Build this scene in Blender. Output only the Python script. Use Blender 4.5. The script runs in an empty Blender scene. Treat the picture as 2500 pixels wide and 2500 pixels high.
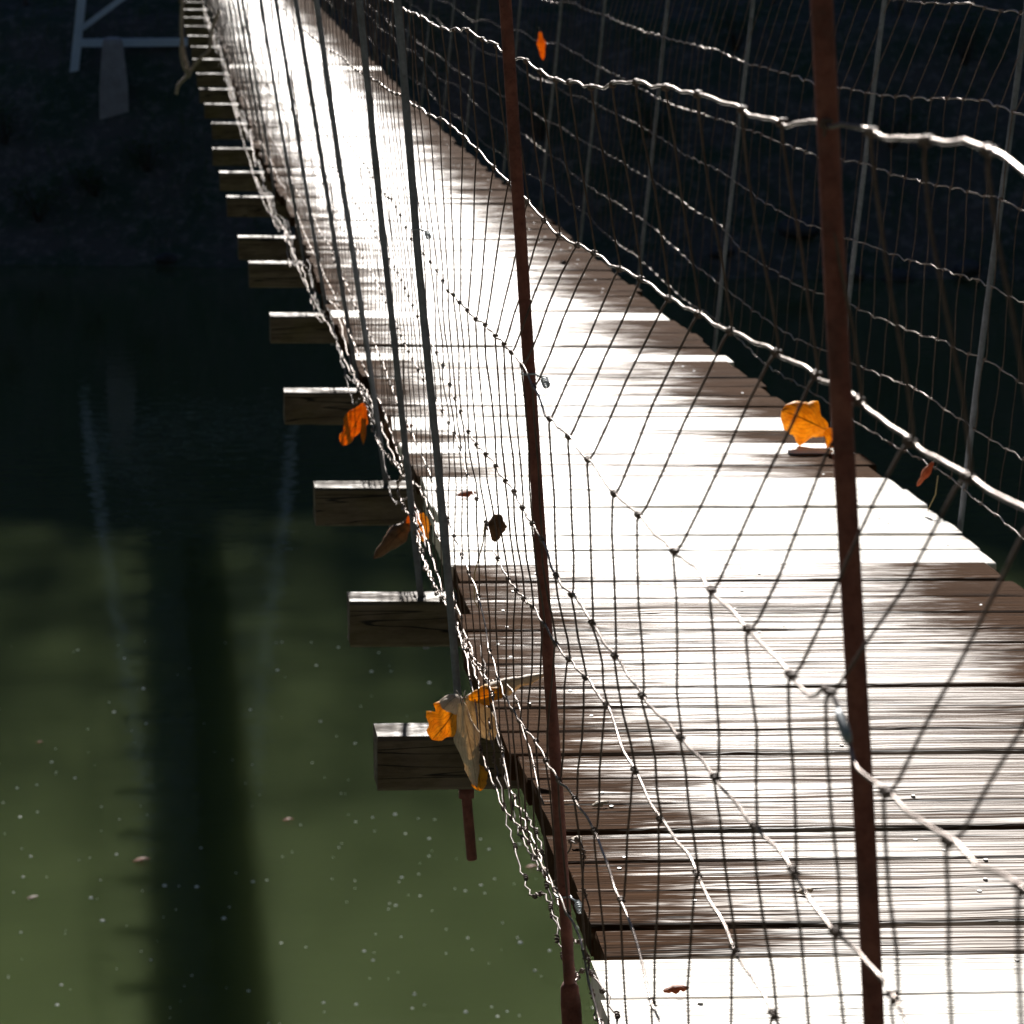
import bpy, math, random
import numpy as np
from mathutils import Vector, Matrix, noise as mnoise

random.seed(7)
rng = np.random.default_rng(7)
scene = bpy.context.scene

# ------------------------------------------------------------------ camera
CAM_Z = 10.0                                   # eye height above the water
cam_data = bpy.data.cameras.new('camera')
cam = bpy.data.objects.new('camera', cam_data)
scene.collection.objects.link(cam)
scene.camera = cam
R = Matrix(((0.99408418, 0.02241515, -0.10627419),
            (-0.10861235, 0.20515667, -0.97268397),
            (0.0, 0.97847243, 0.20637756)))
M4 = R.to_4x4()
M4.translation = Vector((0, 0, CAM_Z))
cam.matrix_world = M4
cam_data.sensor_width = 36.0
cam_data.lens = 116.06
cam_data.clip_start = 0.05
cam_data.clip_end = 2000
cam_data.dof.use_dof = True
cam_data.dof.focus_distance = 4.0
cam_data.dof.aperture_fstop = 22.0
cam_data.dof.aperture_blades = 9

# ------------------------------------------------------------------ light
SUN_EL = math.radians(28.0)
SUN_AZ = math.radians(3.05)                     # from +Y towards +X
world = bpy.data.worlds.new('World')
scene.world = world
world.use_nodes = True
wn = world.node_tree
wn.nodes.clear()
sky = wn.nodes.new('ShaderNodeTexSky')
sky.sky_type = 'NISHITA'
sky.sun_disc = False
sky.sun_elevation = SUN_EL
sky.sun_rotation = SUN_AZ
sky.air_density = 0.55                         # clear dry autumn air: a deep blue, rather dark sky
sky.dust_density = 0.1
sky.ozone_density = 2.0
bg = wn.nodes.new('ShaderNodeBackground')
bg.inputs['Strength'].default_value = 0.05
wo = wn.nodes.new('ShaderNodeOutputWorld')
wn.links.new(sky.outputs[0], bg.inputs[0])
wn.links.new(bg.outputs[0], wo.inputs[0])
sun_d = bpy.data.lights.new('sun', 'SUN')
sun_d.energy = 5.0
sun_d.angle = math.radians(0.53)
sun_d.color = (1.0, 0.95, 0.89)
sun = bpy.data.objects.new('sun', sun_d)
scene.collection.objects.link(sun)
sdir = Vector((math.sin(SUN_AZ) * math.cos(SUN_EL), math.cos(SUN_AZ) * math.cos(SUN_EL), math.sin(SUN_EL)))
sun.rotation_euler = sdir.to_track_quat('Z', 'Y').to_euler()
sun.location = (5, 60, 60)
scene.view_settings.view_transform = 'Standard'
scene.view_settings.look = 'None'
scene.view_settings.exposure = 1.02
scene.view_settings.gamma = 1.0
scene.cycles.max_bounces = 6
scene.cycles.transparent_max_bounces = 8

# ------------------------------------------------------------------ helpers
def link(o):
    scene.collection.objects.link(o)
    return o

class MB:
    """collects vertices and faces; build() links them as ONE mesh object"""
    def __init__(self):
        self.v = []; self.f = []; self.n = 0; self.smooth = []; self.mi = []
    def add(self, verts, faces, smooth=False, mi=0):
        b = self.n
        verts = [tuple(map(float, p)) for p in verts]
        self.v.extend(verts); self.n += len(verts)
        for fc in faces:
            self.f.append(tuple(i + b for i in fc)); self.smooth.append(smooth); self.mi.append(mi)
        return self
    def box(self, x0, x1, y0, y1, z0, z1, mi=0):
        v = [(x0, y0, z0), (x1, y0, z0), (x1, y1, z0), (x0, y1, z0), (x0, y0, z1), (x1, y0, z1), (x1, y1, z1), (x0, y1, z1)]
        f = [(0, 3, 2, 1), (4, 5, 6, 7), (0, 1, 5, 4), (1, 2, 6, 5), (2, 3, 7, 6), (3, 0, 4, 7)]
        return self.add(v, f, mi=mi)
    def tube(self, pts, r, n=6, mi=0, cap=True):
        P = np.asarray(pts, float)
        k = len(P)
        rr = np.full(k, r) if np.isscalar(r) else np.asarray(r, float)
        T = np.gradient(P, axis=0)
        T /= np.linalg.norm(T, axis=1, keepdims=True) + 1e-12
        a = np.array([0, 0, 1.0]) if abs(T[0, 2]) < 0.9 else np.array([1.0, 0, 0])
        N = np.cross(T[0], a); N /= np.linalg.norm(N)
        ang = np.linspace(0, 2 * math.pi, n, endpoint=False)
        c, s = np.cos(ang)[:, None], np.sin(ang)[:, None]
        V = np.empty((k, n, 3))
        for i in range(k):
            N = N - T[i] * N.dot(T[i]); N /= np.linalg.norm(N) + 1e-12
            B = np.cross(T[i], N)
            V[i] = P[i] + rr[i] * (c * N + s * B)
        F = []
        for i in range(k - 1):
            for j in range(n):
                j2 = (j + 1) % n
                F.append((i * n + j, i * n + j2, (i + 1) * n + j2, (i + 1) * n + j))
        if cap:
            F.append(tuple(range(n - 1, -1, -1))); F.append(tuple((k - 1) * n + j for j in range(n)))
        return self.add(V.reshape(-1, 3), F, smooth=True, mi=mi)
    def build(self, name, mats, parent=None, tone=None):
        me = bpy.data.meshes.new(name)
        me.from_pydata(self.v, [], self.f)
        me.polygons.foreach_set('use_smooth', self.smooth)
        if not isinstance(mats, (list, tuple)):
            mats = [mats]
        for m in mats:
            me.materials.append(m)
        if len(mats) > 1:
            me.polygons.foreach_set('material_index', self.mi)
        if tone is not None:
            at = me.attributes.new('tone', 'FLOAT', 'POINT')
            at.data.foreach_set('value', np.asarray(tone, np.float32) if not np.isscalar(tone) else np.full(self.n, tone, np.float32))
        me.update()
        o = link(bpy.data.objects.new(name, me))
        if parent is not None:
            o.parent = parent
        return o

def empty(name, loc=(0, 0, 0)):
    o = bpy.data.objects.new(name, None)
    o.empty_display_size = 0.1
    o.location = loc
    return link(o)

def tag(o, label=None, cat=None, group=None, kind=None):
    if label: o['label'] = label
    if cat: o['category'] = cat
    if group: o['group'] = group
    if kind: o['kind'] = kind
    return o

# ------------------------------------------------------------------ materials
class NT:
    def __init__(self, name):
        self.m = bpy.data.materials.new(name); self.m.use_nodes = True
        self.t = self.m.node_tree
        self.p = self.t.nodes['Principled BSDF']
        self.out = self.t.nodes['Material Output']
    def n(self, kind, **kw):
        nd = self.t.nodes.new(kind)
        for k, v in kw.items(): setattr(nd, k, v)
        return nd
    def l(self, a, b): self.t.links.new(a, b)
    def val(self, x):
        return x
    def math(self, op, a, b=None, c=None, clamp=False):
        nd = self.n('ShaderNodeMath', operation=op); nd.use_clamp = clamp
        for i, x in enumerate((a, b, c)):
            if x is None: continue
            if isinstance(x, (int, float)): nd.inputs[i].default_value = x
            else: self.l(x, nd.inputs[i])
        return nd.outputs[0]
    def pos(self):
        return self.n('ShaderNodeNewGeometry').outputs['Position']
    def sep(self, v):
        nd = self.n('ShaderNodeSeparateXYZ'); self.l(v, nd.inputs[0]); return nd.outputs
    def comb(self, x, y, z):
        nd = self.n('ShaderNodeCombineXYZ')
        for i, q in enumerate((x, y, z)):
            if isinstance(q, (int, float)): nd.inputs[i].default_value = q
            else: self.l(q, nd.inputs[i])
        return nd.outputs[0]
    def noise(self, vec, scale, detail=4, rough=0.55, dist=0.0):
        nd = self.n('ShaderNodeTexNoise')
        nd.inputs['Scale'].default_value = scale; nd.inputs['Detail'].default_value = detail
        nd.inputs['Roughness'].default_value = rough; nd.inputs['Distortion'].default_value = dist
        if vec is not None: self.l(vec, nd.inputs['Vector'])
        return nd.outputs['Fac']
    def ramp(self, fac, stops):
        nd = self.n('ShaderNodeValToRGB')
        el = nd.color_ramp.elements
        while len(el) < len(stops): el.new(0.5)
        for e, (p, c) in zip(el, stops):
            e.position = p; e.color = (*c, 1) if len(c) == 3 else c
        self.l(fac, nd.inputs[0]); return nd.outputs[0]
    def mix(self, f, a, b, mode='MIX'):
        nd = self.n('ShaderNodeMix', data_type='RGBA', blend_type=mode)
        for s, x in ((nd.inputs[0], f), (nd.inputs[6], a), (nd.inputs[7], b)):
            if isinstance(x, (int, float)): s.default_value = x
            elif isinstance(x, tuple): s.default_value = (*x, 1)
            else: self.l(x, s)
        return nd.outputs[2]
    def rng(self, v, a, b, c, d):
        nd = self.n('ShaderNodeMapRange')
        self.l(v, nd.inputs[0])
        for i, q in enumerate((a, b, c, d)): nd.inputs[i + 1].default_value = q
        return nd.outputs[0]
    def bump(self, h, strength, dist):
        nd = self.n('ShaderNodeBump'); nd.inputs['Strength'].default_value = strength; nd.inputs['Distance'].default_value = dist
        self.l(h, nd.inputs['Height']); self.l(nd.outputs[0], self.p.inputs['Normal'])
    def set(self, **kw):
        names = dict(color='Base Color', rough='Roughness', metal='Metallic', spec='Specular IOR Level', ior='IOR')
        for k, v in kw.items():
            s = self.p.inputs[names[k]]
            if isinstance(v, tuple): s.default_value = (*v, 1)
            elif isinstance(v, (int, float)): s.default_value = v
            else: self.l(v, s)

def mat_plank():
    """weathered decking; attribute tone: 0..1 old board variation, above 1 a newer pale board"""
    k = NT('weathered_plank')
    tone = k.n('ShaderNodeAttribute', attribute_name='tone').outputs['Fac']
    x, y, z = k.sep(k.pos())
    off = k.math('MULTIPLY', tone, 53.7)
    warp = k.noise(k.comb(k.math('MULTIPLY', x, 3.0), k.math('MULTIPLY', y, 12.0), off), 1.0, 3)
    ywarp = k.math('ADD', y, k.math('MULTIPLY', warp, 0.034))
    v1 = k.comb(k.math('MULTIPLY', x, 2.2), k.math('MULTIPLY', ywarp, 75.0), k.math('ADD', off, k.math('MULTIPLY', z, 60.0)))
    grain = k.noise(v1, 1.0, 5, 0.6)
    v2 = k.comb(k.math('MULTIPLY', x, 5.0), k.math('MULTIPLY', ywarp, 260.0), off)
    fine = k.noise(v2, 1.0, 3, 0.6)
    v3 = k.comb(k.math('MULTIPLY', x, 0.9), k.math('MULTIPLY', ywarp, 42.0), k.math('ADD', off, 9.0))
    crackn = k.noise(v3, 1.0, 2, 0.5)
    crack = k.rng(k.math('ABSOLUTE', k.math('SUBTRACT', crackn, 0.5)), 0.006, 0.030, 0.0, 1.0)
    crack = k.math('MAXIMUM', crack, k.rng(k.noise(k.comb(k.math('MULTIPLY', x, 2.5), k.math('MULTIPLY', y, 3.0), off), 1.0, 2), 0.46, 0.56, 1.0, 0.0))
    # foot wear: the walked middle is silvered and polished, the sides stay dark brown and rough
    side = k.math('ABSOLUTE', k.math('SUBTRACT', x, 1.02))
    blot = k.noise(k.comb(k.math('MULTIPLY', x, 3.2), k.math('MULTIPLY', y, 8.0), off), 1.0, 4, 0.6)
    wear = k.math('ADD', k.math('MULTIPLY', side, -4.1), k.math('ADD', 1.86, k.math('MULTIPLY', k.math('SUBTRACT', blot, 0.5), 1.7)))
    wear = k.math('ADD', wear, k.math('MULTIPLY', k.math('SUBTRACT', tone, 0.45), 0.38))
    wear = k.math('ADD', wear, k.math('MULTIPLY', k.math('SUBTRACT', grain, 0.5), 1.5))
    fleck = k.noise(k.comb(k.math('MULTIPLY', x, 11.0), k.math('MULTIPLY', ywarp, 170.0), off), 1.0, 3, 0.65)
    wear = k.math('ADD', wear, k.math('MULTIPLY', k.math('SUBTRACT', fleck, 0.5), 2.6))
    groove = k.noise(k.comb(k.math('MULTIPLY', x, 1.3), k.math('MULTIPLY', ywarp, 210.0), k.math('ADD', off, 3.0)), 1.0, 2, 0.5)
    groove = k.rng(groove, 0.36, 0.50, 0.0, 1.0)
    g2 = k.noise(k.comb(k.math('MULTIPLY', x, 0.8), k.math('MULTIPLY', ywarp, 95.0), k.math('ADD', off, 17.0)), 1.0, 3, 0.6)
    groove = k.math('MULTIPLY', groove, k.rng(g2, 0.38, 0.47, 0.0, 1.0))
    wear = k.rng(wear, 0.15, 0.95, 0.0, 1.0)
    wear = k.math('MULTIPLY', wear, k.rng(groove, 0.0, 1.0, 0.04, 1.0))
    wear = k.math('MAXIMUM', wear, k.math('MULTIPLY', k.math('GREATER_THAN', tone, 1.0), k.rng(groove, 0.0, 1.0, 0.25, 0.72)))
    dark = k.mix(grain, (0.013, 0.006, 0.003), (0.086, 0.040, 0.016))
    silver = k.mix(grain, (0.14, 0.098, 0.074), (0.46, 0.40, 0.345))
    old = k.mix(wear, dark, silver)
    new = k.mix(grain, (0.70, 0.65, 0.58), (0.88, 0.85, 0.79))
    new = k.mix(k.rng(blot, 0.60, 0.72, 0.0, 0.6), new, (0.36, 0.25, 0.15))
    isnew = k.math('GREATER_THAN', tone, 1.0)
    col = k.mix(isnew, old, new)
    col = k.mix(k.math('MULTIPLY', k.math('SUBTRACT', 1.0, crack), 0.9), col, (0.012, 0.009, 0.007))
    rough = k.math('ADD', k.rng(wear, 0.0, 1.0, 0.93, 0.38), k.math('MULTIPLY', k.math('SUBTRACT', fine, 0.5), 0.25))
    h = k.math('ADD', k.math('ADD', k.math('MULTIPLY', grain, 0.5), k.math('MULTIPLY', groove, 0.5)), k.math('ADD', k.math('MULTIPLY', fine, 0.35), k.math('MULTIPLY', crack, 0.6)))
    k.set(color=col, rough=rough, spec=k.rng(wear, 0.0, 1.0, 0.02, 0.5))
    k.bump(h, 0.75, 0.0035)
    return k.m

def mat_beam():
    k = NT('timber_beam')
    x, y, z = k.sep(k.pos())
    g = k.noise(k.comb(k.math('MULTIPLY', x, 3.0), k.math('MULTIPLY', y, 60.0), k.math('MULTIPLY', z, 60.0)), 1.0, 5, 0.6)
    b = k.noise(k.pos(), 9.0, 4)
    col = k.mix(g, (0.050, 0.033, 0.022), (0.165, 0.125, 0.09))
    st = k.noise(k.comb(k.math('MULTIPLY', x, 8.0), k.math('MULTIPLY', y, 22.0), k.math('MULTIPLY', z, 30.0)), 1.0, 6, 0.7)
    col = k.mix(k.rng(st, 0.42, 0.62, 0.0, 0.6), col, (0.035, 0.023, 0.015))
    ck = k.noise(k.comb(k.math('MULTIPLY', x, 1.2), k.math('MULTIPLY', y, 30.0), k.math('MULTIPLY', z, 30.0)), 1.0, 2)
    ck = k.rng(k.math('ABSOLUTE', k.math('SUBTRACT', ck, 0.5)), 0.003, 0.010, 0.0, 1.0)
    col = k.mix(k.rng(b, 0.48, 0.72, 0.0, 0.45), col, (0.085, 0.07, 0.02))
    col = k.mix(ck, (0.01, 0.007, 0.005), col)
    k.set(color=col, rough=k.rng(st, 0.4, 0.6, 0.55, 0.9), spec=0.3)
    k.bump(k.math('ADD', g, k.math('ADD', st, ck)), 0.8, 0.005)
    return k.m

def mat_rod(name, c0, c1, c2, metal, rough):
    k = NT(name)
    a = k.noise(k.pos(), 38.0, 6, 0.7)
    b = k.noise(k.pos(), 160.0, 3, 0.6)
    col = k.ramp(a, [(0.25, c0), (0.52, c1), (0.75, c2)])
    col = k.mix(k.rng(b, 0.55, 0.75, 0.0, 0.5), col, c0)
    k.set(color=col, rough=k.rng(b, 0.3, 0.7, rough - 0.1, rough + 0.15), metal=metal)
    k.bump(k.math('ADD', a, k.math('MULTIPLY', b, 0.6)), 0.6, 0.0012)
    return k.m

def mat_leaf(name, c0, c1, trans, spot=(0.05, 0.02, 0.01)):
    """thin autumn leaf: part of the sunlight passes through it"""
    k = NT(name)
    uv = k.n('ShaderNodeAttribute', attribute_name='leafuv').outputs['Vector']
    u, v, _ = k.sep(uv)
    n1 = k.noise(k.pos(), 70.0, 4, 0.6)
    n2 = k.noise(k.pos(), 330.0, 3, 0.6)
    col = k.mix(k.rng(n1, 0.35, 0.65, 0.0, 1.0), c0, c1)
    col = k.mix(k.rng(n2, 0.62, 0.74, 0.0, 0.85), col, spot)
    # midrib and slanting side veins
    rib = k.rng(k.math('ABSOLUTE', u), 0.015, 0.05, 1.0, 0.0)
    sv = k.math('SUBTRACT', k.math('MULTIPLY', v, 7.0), k.math('MULTIPLY', k.math('ABSOLUTE', u), 5.0))
    sv = k.math('ABSOLUTE', k.math('SUBTRACT', k.math('FRACT', sv), 0.5))
    vein = k.math('MAXIMUM', rib, k.rng(sv, 0.02, 0.07, 0.8, 0.0))
    col = k.mix(k.math('MULTIPLY', vein, 0.65), col, spot)
    k.set(color=col, rough=0.55, spec=0.3)
    tr = k.n('ShaderNodeBsdfTranslucent')
    k.l(k.mix(1.0, col, (1.0, 0.85, 0.6), 'MULTIPLY'), tr.inputs[0])
    ms = k.n('ShaderNodeMixShader'); ms.inputs[0].default_value = trans
    k.l(k.p.outputs[0], ms.inputs[1]); k.l(tr.outputs[0], ms.inputs[2]); k.l(ms.outputs[0], k.out.inputs[0])
    k.bump(k.math('ADD', n1, vein), 0.4, 0.002)
    return k.m

def mat_water():
    k = NT('river_water')
    x, y, z = k.sep(k.pos())
    v = k.comb(k.math('MULTIPLY', x, 1.1), k.math('MULTIPLY', y, 1.5), 0.0)
    w1 = k.noise(v, 1.6, 3, 0.5, 0.3)
    w2 = k.noise(v, 6.0, 2, 0.5)
    c = k.noise(k.comb(k.math('MULTIPLY', x, 0.25), k.math('MULTIPLY', y, 0.6), 0.0), 1.0, 3)
    k.set(color=k.mix(c, (0.048, 0.066, 0.025), (0.060, 0.079, 0.031)), rough=0.02, ior=1.38)
    k.p.inputs['Subsurface Weight'].default_value = 1.0
    k.p.inputs['Subsurface Radius'].default_value = (1.0, 1.0, 0.8)
    k.p.inputs['Subsurface Scale'].default_value = 4.5
    k.p.subsurface_method = 'RANDOM_WALK'
    w3 = k.noise(k.comb(k.math('MULTIPLY', x, 1.7), k.math('MULTIPLY', y, 4.2), 7.0), 1.0, 2, 0.45)
    k.bump(k.math('ADD', k.math('MULTIPLY', w1, 0.25), k.math('ADD', k.math('MULTIPLY', w3, 1.3), k.math('MULTIPLY', w2, 0.08))), 0.25, 0.018)
    return k.m

def mat_ground():
    k = NT('leaf_litter_slope')
    p = k.pos()
    a = k.noise(p, 0.7, 5, 0.65)
    b = k.noise(p, 3.5, 6, 0.7)
    col = k.mix(k.rng(a, 0.4, 0.6, 0.0, 1.0), (0.085, 0.078, 0.072), (0.04, 0.062, 0.042))
    col = k.mix(k.rng(b, 0.5, 0.72, 0.0, 0.8), col, (0.19, 0.17, 0.155))
    k.set(color=col, rough=0.95, spec=0.1)
    k.bump(b, 0.9, 0.12)
    return k.m

def mat_simple(name, c0, c1, scale, rough, metal=0.0, spec=0.3, bump=0.3, bd=0.01):
    k = NT(name)
    a = k.noise(k.pos(), scale, 5, 0.6)
    k.set(color=k.mix(k.rng(a, 0.3, 0.7, 0.0, 1.0), c0, c1), rough=rough, metal=metal, spec=spec)
    k.bump(a, bump, bd)
    return k.m

PLANK = mat_plank()
BEAM = mat_beam()
RUST = mat_rod('rusty_red_steel', (0.055, 0.014, 0.009), (0.155, 0.043, 0.030), (0.24, 0.085, 0.055), 0.0, 0.7)
GREY = mat_rod('galvanised_grey_steel', (0.075, 0.08, 0.095), (0.14, 0.155, 0.19), (0.20, 0.22, 0.26), 0.05, 0.6)
WIRE = mat_rod('galvanised_line_wire', (0.085, 0.062, 0.052), (0.23, 0.19, 0.17), (0.33, 0.285, 0.26), 0.8, 0.34)
STAY = mat_rod('rusted_stay_wire', (0.045, 0.026, 0.019), (0.095, 0.060, 0.046), (0.14, 0.10, 0.085), 0.2, 0.58)
AGED = mat_rod('dull_aged_wire', (0.07, 0.05, 0.04), (0.20, 0.155, 0.13), (0.30, 0.25, 0.22), 0.55, 0.42)
ZINC = mat_rod('bright_zinc_sleeve', (0.25, 0.28, 0.31), (0.36, 0.40, 0.44), (0.46, 0.50, 0.54), 0.2, 0.5)
NAIL = mat_simple('nail_steel', (0.3, 0.29, 0.28), (0.42, 0.42, 0.42), 60, 0.55, 0.5)
WATER = mat_water()
GROUND = mat_ground()
TOWER = mat_simple('blue_grey_tower_paint', (0.52, 0.62, 0.73), (0.66, 0.75, 0.85), 3.0, 0.6)
CONC = mat_simple('old_concrete', (0.26, 0.25, 0.26), (0.38, 0.37, 0.39), 4.0, 0.9)
ROCK = mat_simple('river_rock', (0.03, 0.03, 0.033), (0.07, 0.07, 0.075), 3.0, 0.85, bump=0.8, bd=0.05)
BARK = mat_simple('grey_bark', (0.05, 0.045, 0.04), (0.11, 0.10, 0.095), 14.0, 0.9, bump=0.6)
VINE = mat_simple('dry_vine_stem', (0.20, 0.165, 0.14), (0.33, 0.28, 0.25), 50.0, 0.75)
STRAW = mat_simple('dry_straw', (0.45, 0.34, 0.16), (0.55, 0.43, 0.22), 80.0, 0.7)
SHRUB = mat_simple('shrub_leaf', (0.025, 0.055, 0.022), (0.05, 0.09, 0.035), 3.0, 0.75)
GRASS = mat_simple('bank_grass', (0.04, 0.08, 0.03), (0.08, 0.11, 0.05), 2.0, 0.8)
FOAM = mat_simple('water_foam', (0.75, 0.78, 0.78), (0.85, 0.87, 0.87), 50.0, 0.25, spec=0.8)

LEAF_ORANGE = mat_leaf('orange_leaf', (0.66, 0.25, 0.02), (0.80, 0.38, 0.03), 0.60)
LEAF_AMBER = mat_leaf('amber_leaf', (0.70, 0.38, 0.03), (0.84, 0.54, 0.06), 0.60)
LEAF_TAN = mat_leaf('pale_tan_leaf', (0.60, 0.51, 0.40), (0.74, 0.65, 0.53), 0.32, (0.25, 0.15, 0.08))
LEAF_BROWN = mat_leaf('brown_leaf', (0.10, 0.05, 0.025), (0.22, 0.12, 0.06), 0.25)
LEAF_RED = mat_leaf('red_brown_leaf', (0.36, 0.10, 0.04), (0.50, 0.18, 0.08), 0.4)

# ------------------------------------------------------------------ bridge profile (metres; Y along the bridge)
DY = [1.0, 3.0, 3.8, 4.8, 5.5, 6.1, 7.25, 10.1, 14.3, 16.9, 23.2, 33.3, 45.0, 60.0, 86.0]
DH = [1.325, 1.325, 1.335, 1.36, 1.378, 1.392, 1.429, 1.497, 1.62, 1.645, 1.705, 1.79, 1.82, 1.70, 1.20]
def deck_h(y): return float(np.interp(y, DY, DH))
def deck_z(y, x=0.54): return CAM_Z - deck_h(y) - 0.022 * (x - 0.54)
XLY = [1.0, 3.5, 4.1, 4.6, 5.3, 5.8, 6.3, 7.0, 8.0, 10.0, 14.0, 17.0, 23.0, 33.0, 45.0, 86.0]
XLX = [0.49, 0.50, 0.522, 0.512, 0.512, 0.545, 0.557, 0.578, 0.56, 0.541, 0.57, 0.535, 0.555, 0.60, 0.62, 0.62]
def left_x(y): return float(np.interp(y, XLY, XLX))
DECK_W = 1.045
TH = 0.040

# ------------------------------------------------------------------ setting: water, banks
def waterline(x): return 75.0 - 0.24 * x + 1.2 * mnoise.noise(Vector((x * 0.12, 3.1, 0)))
def bank_z(x, y):
    s = y - waterline(x)
    n = mnoise.fractal(Vector((x * 0.25, y * 0.25, 1.7)), 0.9, 2.1, 4)
    if s < 0: base = 0.5 * s
    elif s < 1.2: base = 0.75 * s
    elif s < 6: base = 0.9 + (s - 1.2) * 0.9
    elif s < 8: base = 5.22 + (s - 6) * 0.2
    elif s < 32: base = 5.62 + (s - 8) * 1.08
    else: base = 28.5 + 3.0 * math.exp(-(s - 32) / 6) + max(0.0, min(s - 60, 300)) * 0.52  # last term: unseen rear ridge added to keep sky out of reflections
    amp = 0.12 + 0.10 * max(0, min(s, 12)) / 4
    z = base + amp * n
    if s > 24:
        z += 0.7 * mnoise.noise(Vector((x * 0.35, y * 0.15, 9.0))) + 0.5 * mnoise.noise(Vector((x * 1.3, y * 0.3, 4.0)))
    return z

def grid_mesh(name, xs, ys, zf, m):
    nx, ny = len(xs), len(ys)
    v = [(x, y, zf(x, y)) for y in ys for x in xs]
    f = [(j * nx + i, j * nx + i + 1, (j + 1) * nx + i + 1, (j + 1) * nx + i) for j in range(ny - 1) for i in range(nx - 1)]
    mb = MB(); mb.add(v, f, True)
    return mb.build(name, m)

xs = np.concatenate([np.linspace(-260, -30, 24), np.linspace(-26, 46, 200), np.linspace(52, 300, 26)])
ys = np.concatenate([np.linspace(58, 69, 10), np.linspace(69.5, 90, 90), np.linspace(90.5, 118, 60), np.linspace(122, 560, 40)])
tag(grid_mesh('far_bank', xs, ys, bank_z, GROUND), kind='structure')
def near_z(x, y):
    s = 0.5 - y
    base = 8.3 + s * 0.25 if s > 0 else 8.3 + s * 1.35
    if s > 6: base += min(s - 6, 36) * 1.1  # steep rise behind the viewpoint, added to shut out sky light
    return base + 0.25 * mnoise.fractal(Vector((x * 0.3, y * 0.3, 7.0)), 0.9, 2.0, 3)
tag(grid_mesh('near_bank', np.linspace(-160, 180, 120), np.concatenate([np.linspace(-90, -8, 24), np.linspace(-7, 8.6, 40)]), near_z, GROUND), kind='structure')
mb = MB(); mb.add([(-600, -300, 0), (700, -300, 0), (700, 90, 0), (-600, 90, 0)], [(0, 1, 2, 3)])
tag(mb.build('river_water', WATER), kind='structure')
mb = MB(); mb.add([(-700, -400, -6), (800, -400, -6), (800, 700, -6), (-700, 700, -6)], [(0, 1, 2, 3)])
tag(mb.build('river_bed', GROUND), kind='structure')

# unseen woods on the far crest, thinned upwards to fade the hill's shadow
tl = MB()
for k in range(100000):
    x = random.uniform(-40, 50); y = random.uniform(103, 111)
    t = 1.0 - math.sqrt(1.0 - random.random())
    e = np.array([x, y, 30.2 + t * (11.6 + 0.6 * mnoise.noise(Vector((x * 0.22, 2.0, 0))))])
    u = rng.normal(0, 1, 3); u /= np.linalg.norm(u); w = np.cross(u, rng.normal(0, 1, 3)); w /= np.linalg.norm(w)
    L = random.uniform(0.19, 0.34)
    tl.add([e, e + u * L * 0.5 + w * L * 0.3, e + u * L, e + u * L * 0.5 - w * L * 0.3], [(0, 1, 2, 3)])
for k in range(70):
    x = random.uniform(-45, 60); y = random.uniform(102, 111); h = random.uniform(9, 15)
    tl.tube([(x, y, 29), (x + random.uniform(-.4, .4), y, 29 + h * 0.45), (x + random.uniform(-.8, .8), y, 29 + h * 0.8)], [0.22, 0.14, 0.03], 6)
tag(tl.build('treeline', SHRUB), 'dark woods along the crest of the far hill', 'woods', kind='stuff')

# unseen slopes added up- and downstream to block sky light from the water
def side_z(sx):
    def f(x, y):
        d = abs(x - sx)
        return min(-1.5 + d * 1.5, 48 + d * 0.1) + 1.2 * mnoise.fractal(Vector((x * 0.15, y * 0.15, sx)), 0.9, 2.0, 3)
    return f
ys2 = np.linspace(-60, 74, 60)
tag(grid_mesh('upstream_sky_block', np.concatenate([np.linspace(-120, -48, 12), np.linspace(-46, -13, 34)]), ys2, side_z(-13.0), GROUND), kind='structure')
tag(grid_mesh('downstream_sky_block', np.concatenate([np.linspace(30, 64, 34), np.linspace(66, 140, 12)]), ys2, side_z(30.0), GROUND), kind='structure')

# unseen woods added behind and above the viewpoint to block sky light
nw = MB()
for k in range(26000):
    x = random.uniform(-55, 60); y = random.uniform(-22, 13)
    e = np.array([x, y, random.uniform(19, 40)])
    u = rng.normal(0, 1, 3); u /= np.linalg.norm(u); w = np.cross(u, rng.normal(0, 1, 3)); w /= np.linalg.norm(w)
    L = random.uniform(0.6, 1.3)
    nw.add([e, e + u * L * 0.5 + w * L * 0.3, e + u * L, e + u * L * 0.5 - w * L * 0.3], [(0, 1, 2, 3)])
for k in range(40):
    x = random.uniform(-50, 55); y = random.uniform(-22, -4)
    if abs(x - 1) < 4: continue
    z0 = near_z(x, y) - 0.3
    nw.tube([(x, y, z0), (x + random.uniform(-.5, .5), y, (z0 + 36) * 0.55), (x + random.uniform(-1, 1), y, 36)], [0.32, 0.22, 0.05], 7)
tag(nw.build('sky_block_woods', SHRUB), 'unseen woods added above the viewpoint to block sky light', 'woods', kind='stuff')

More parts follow.
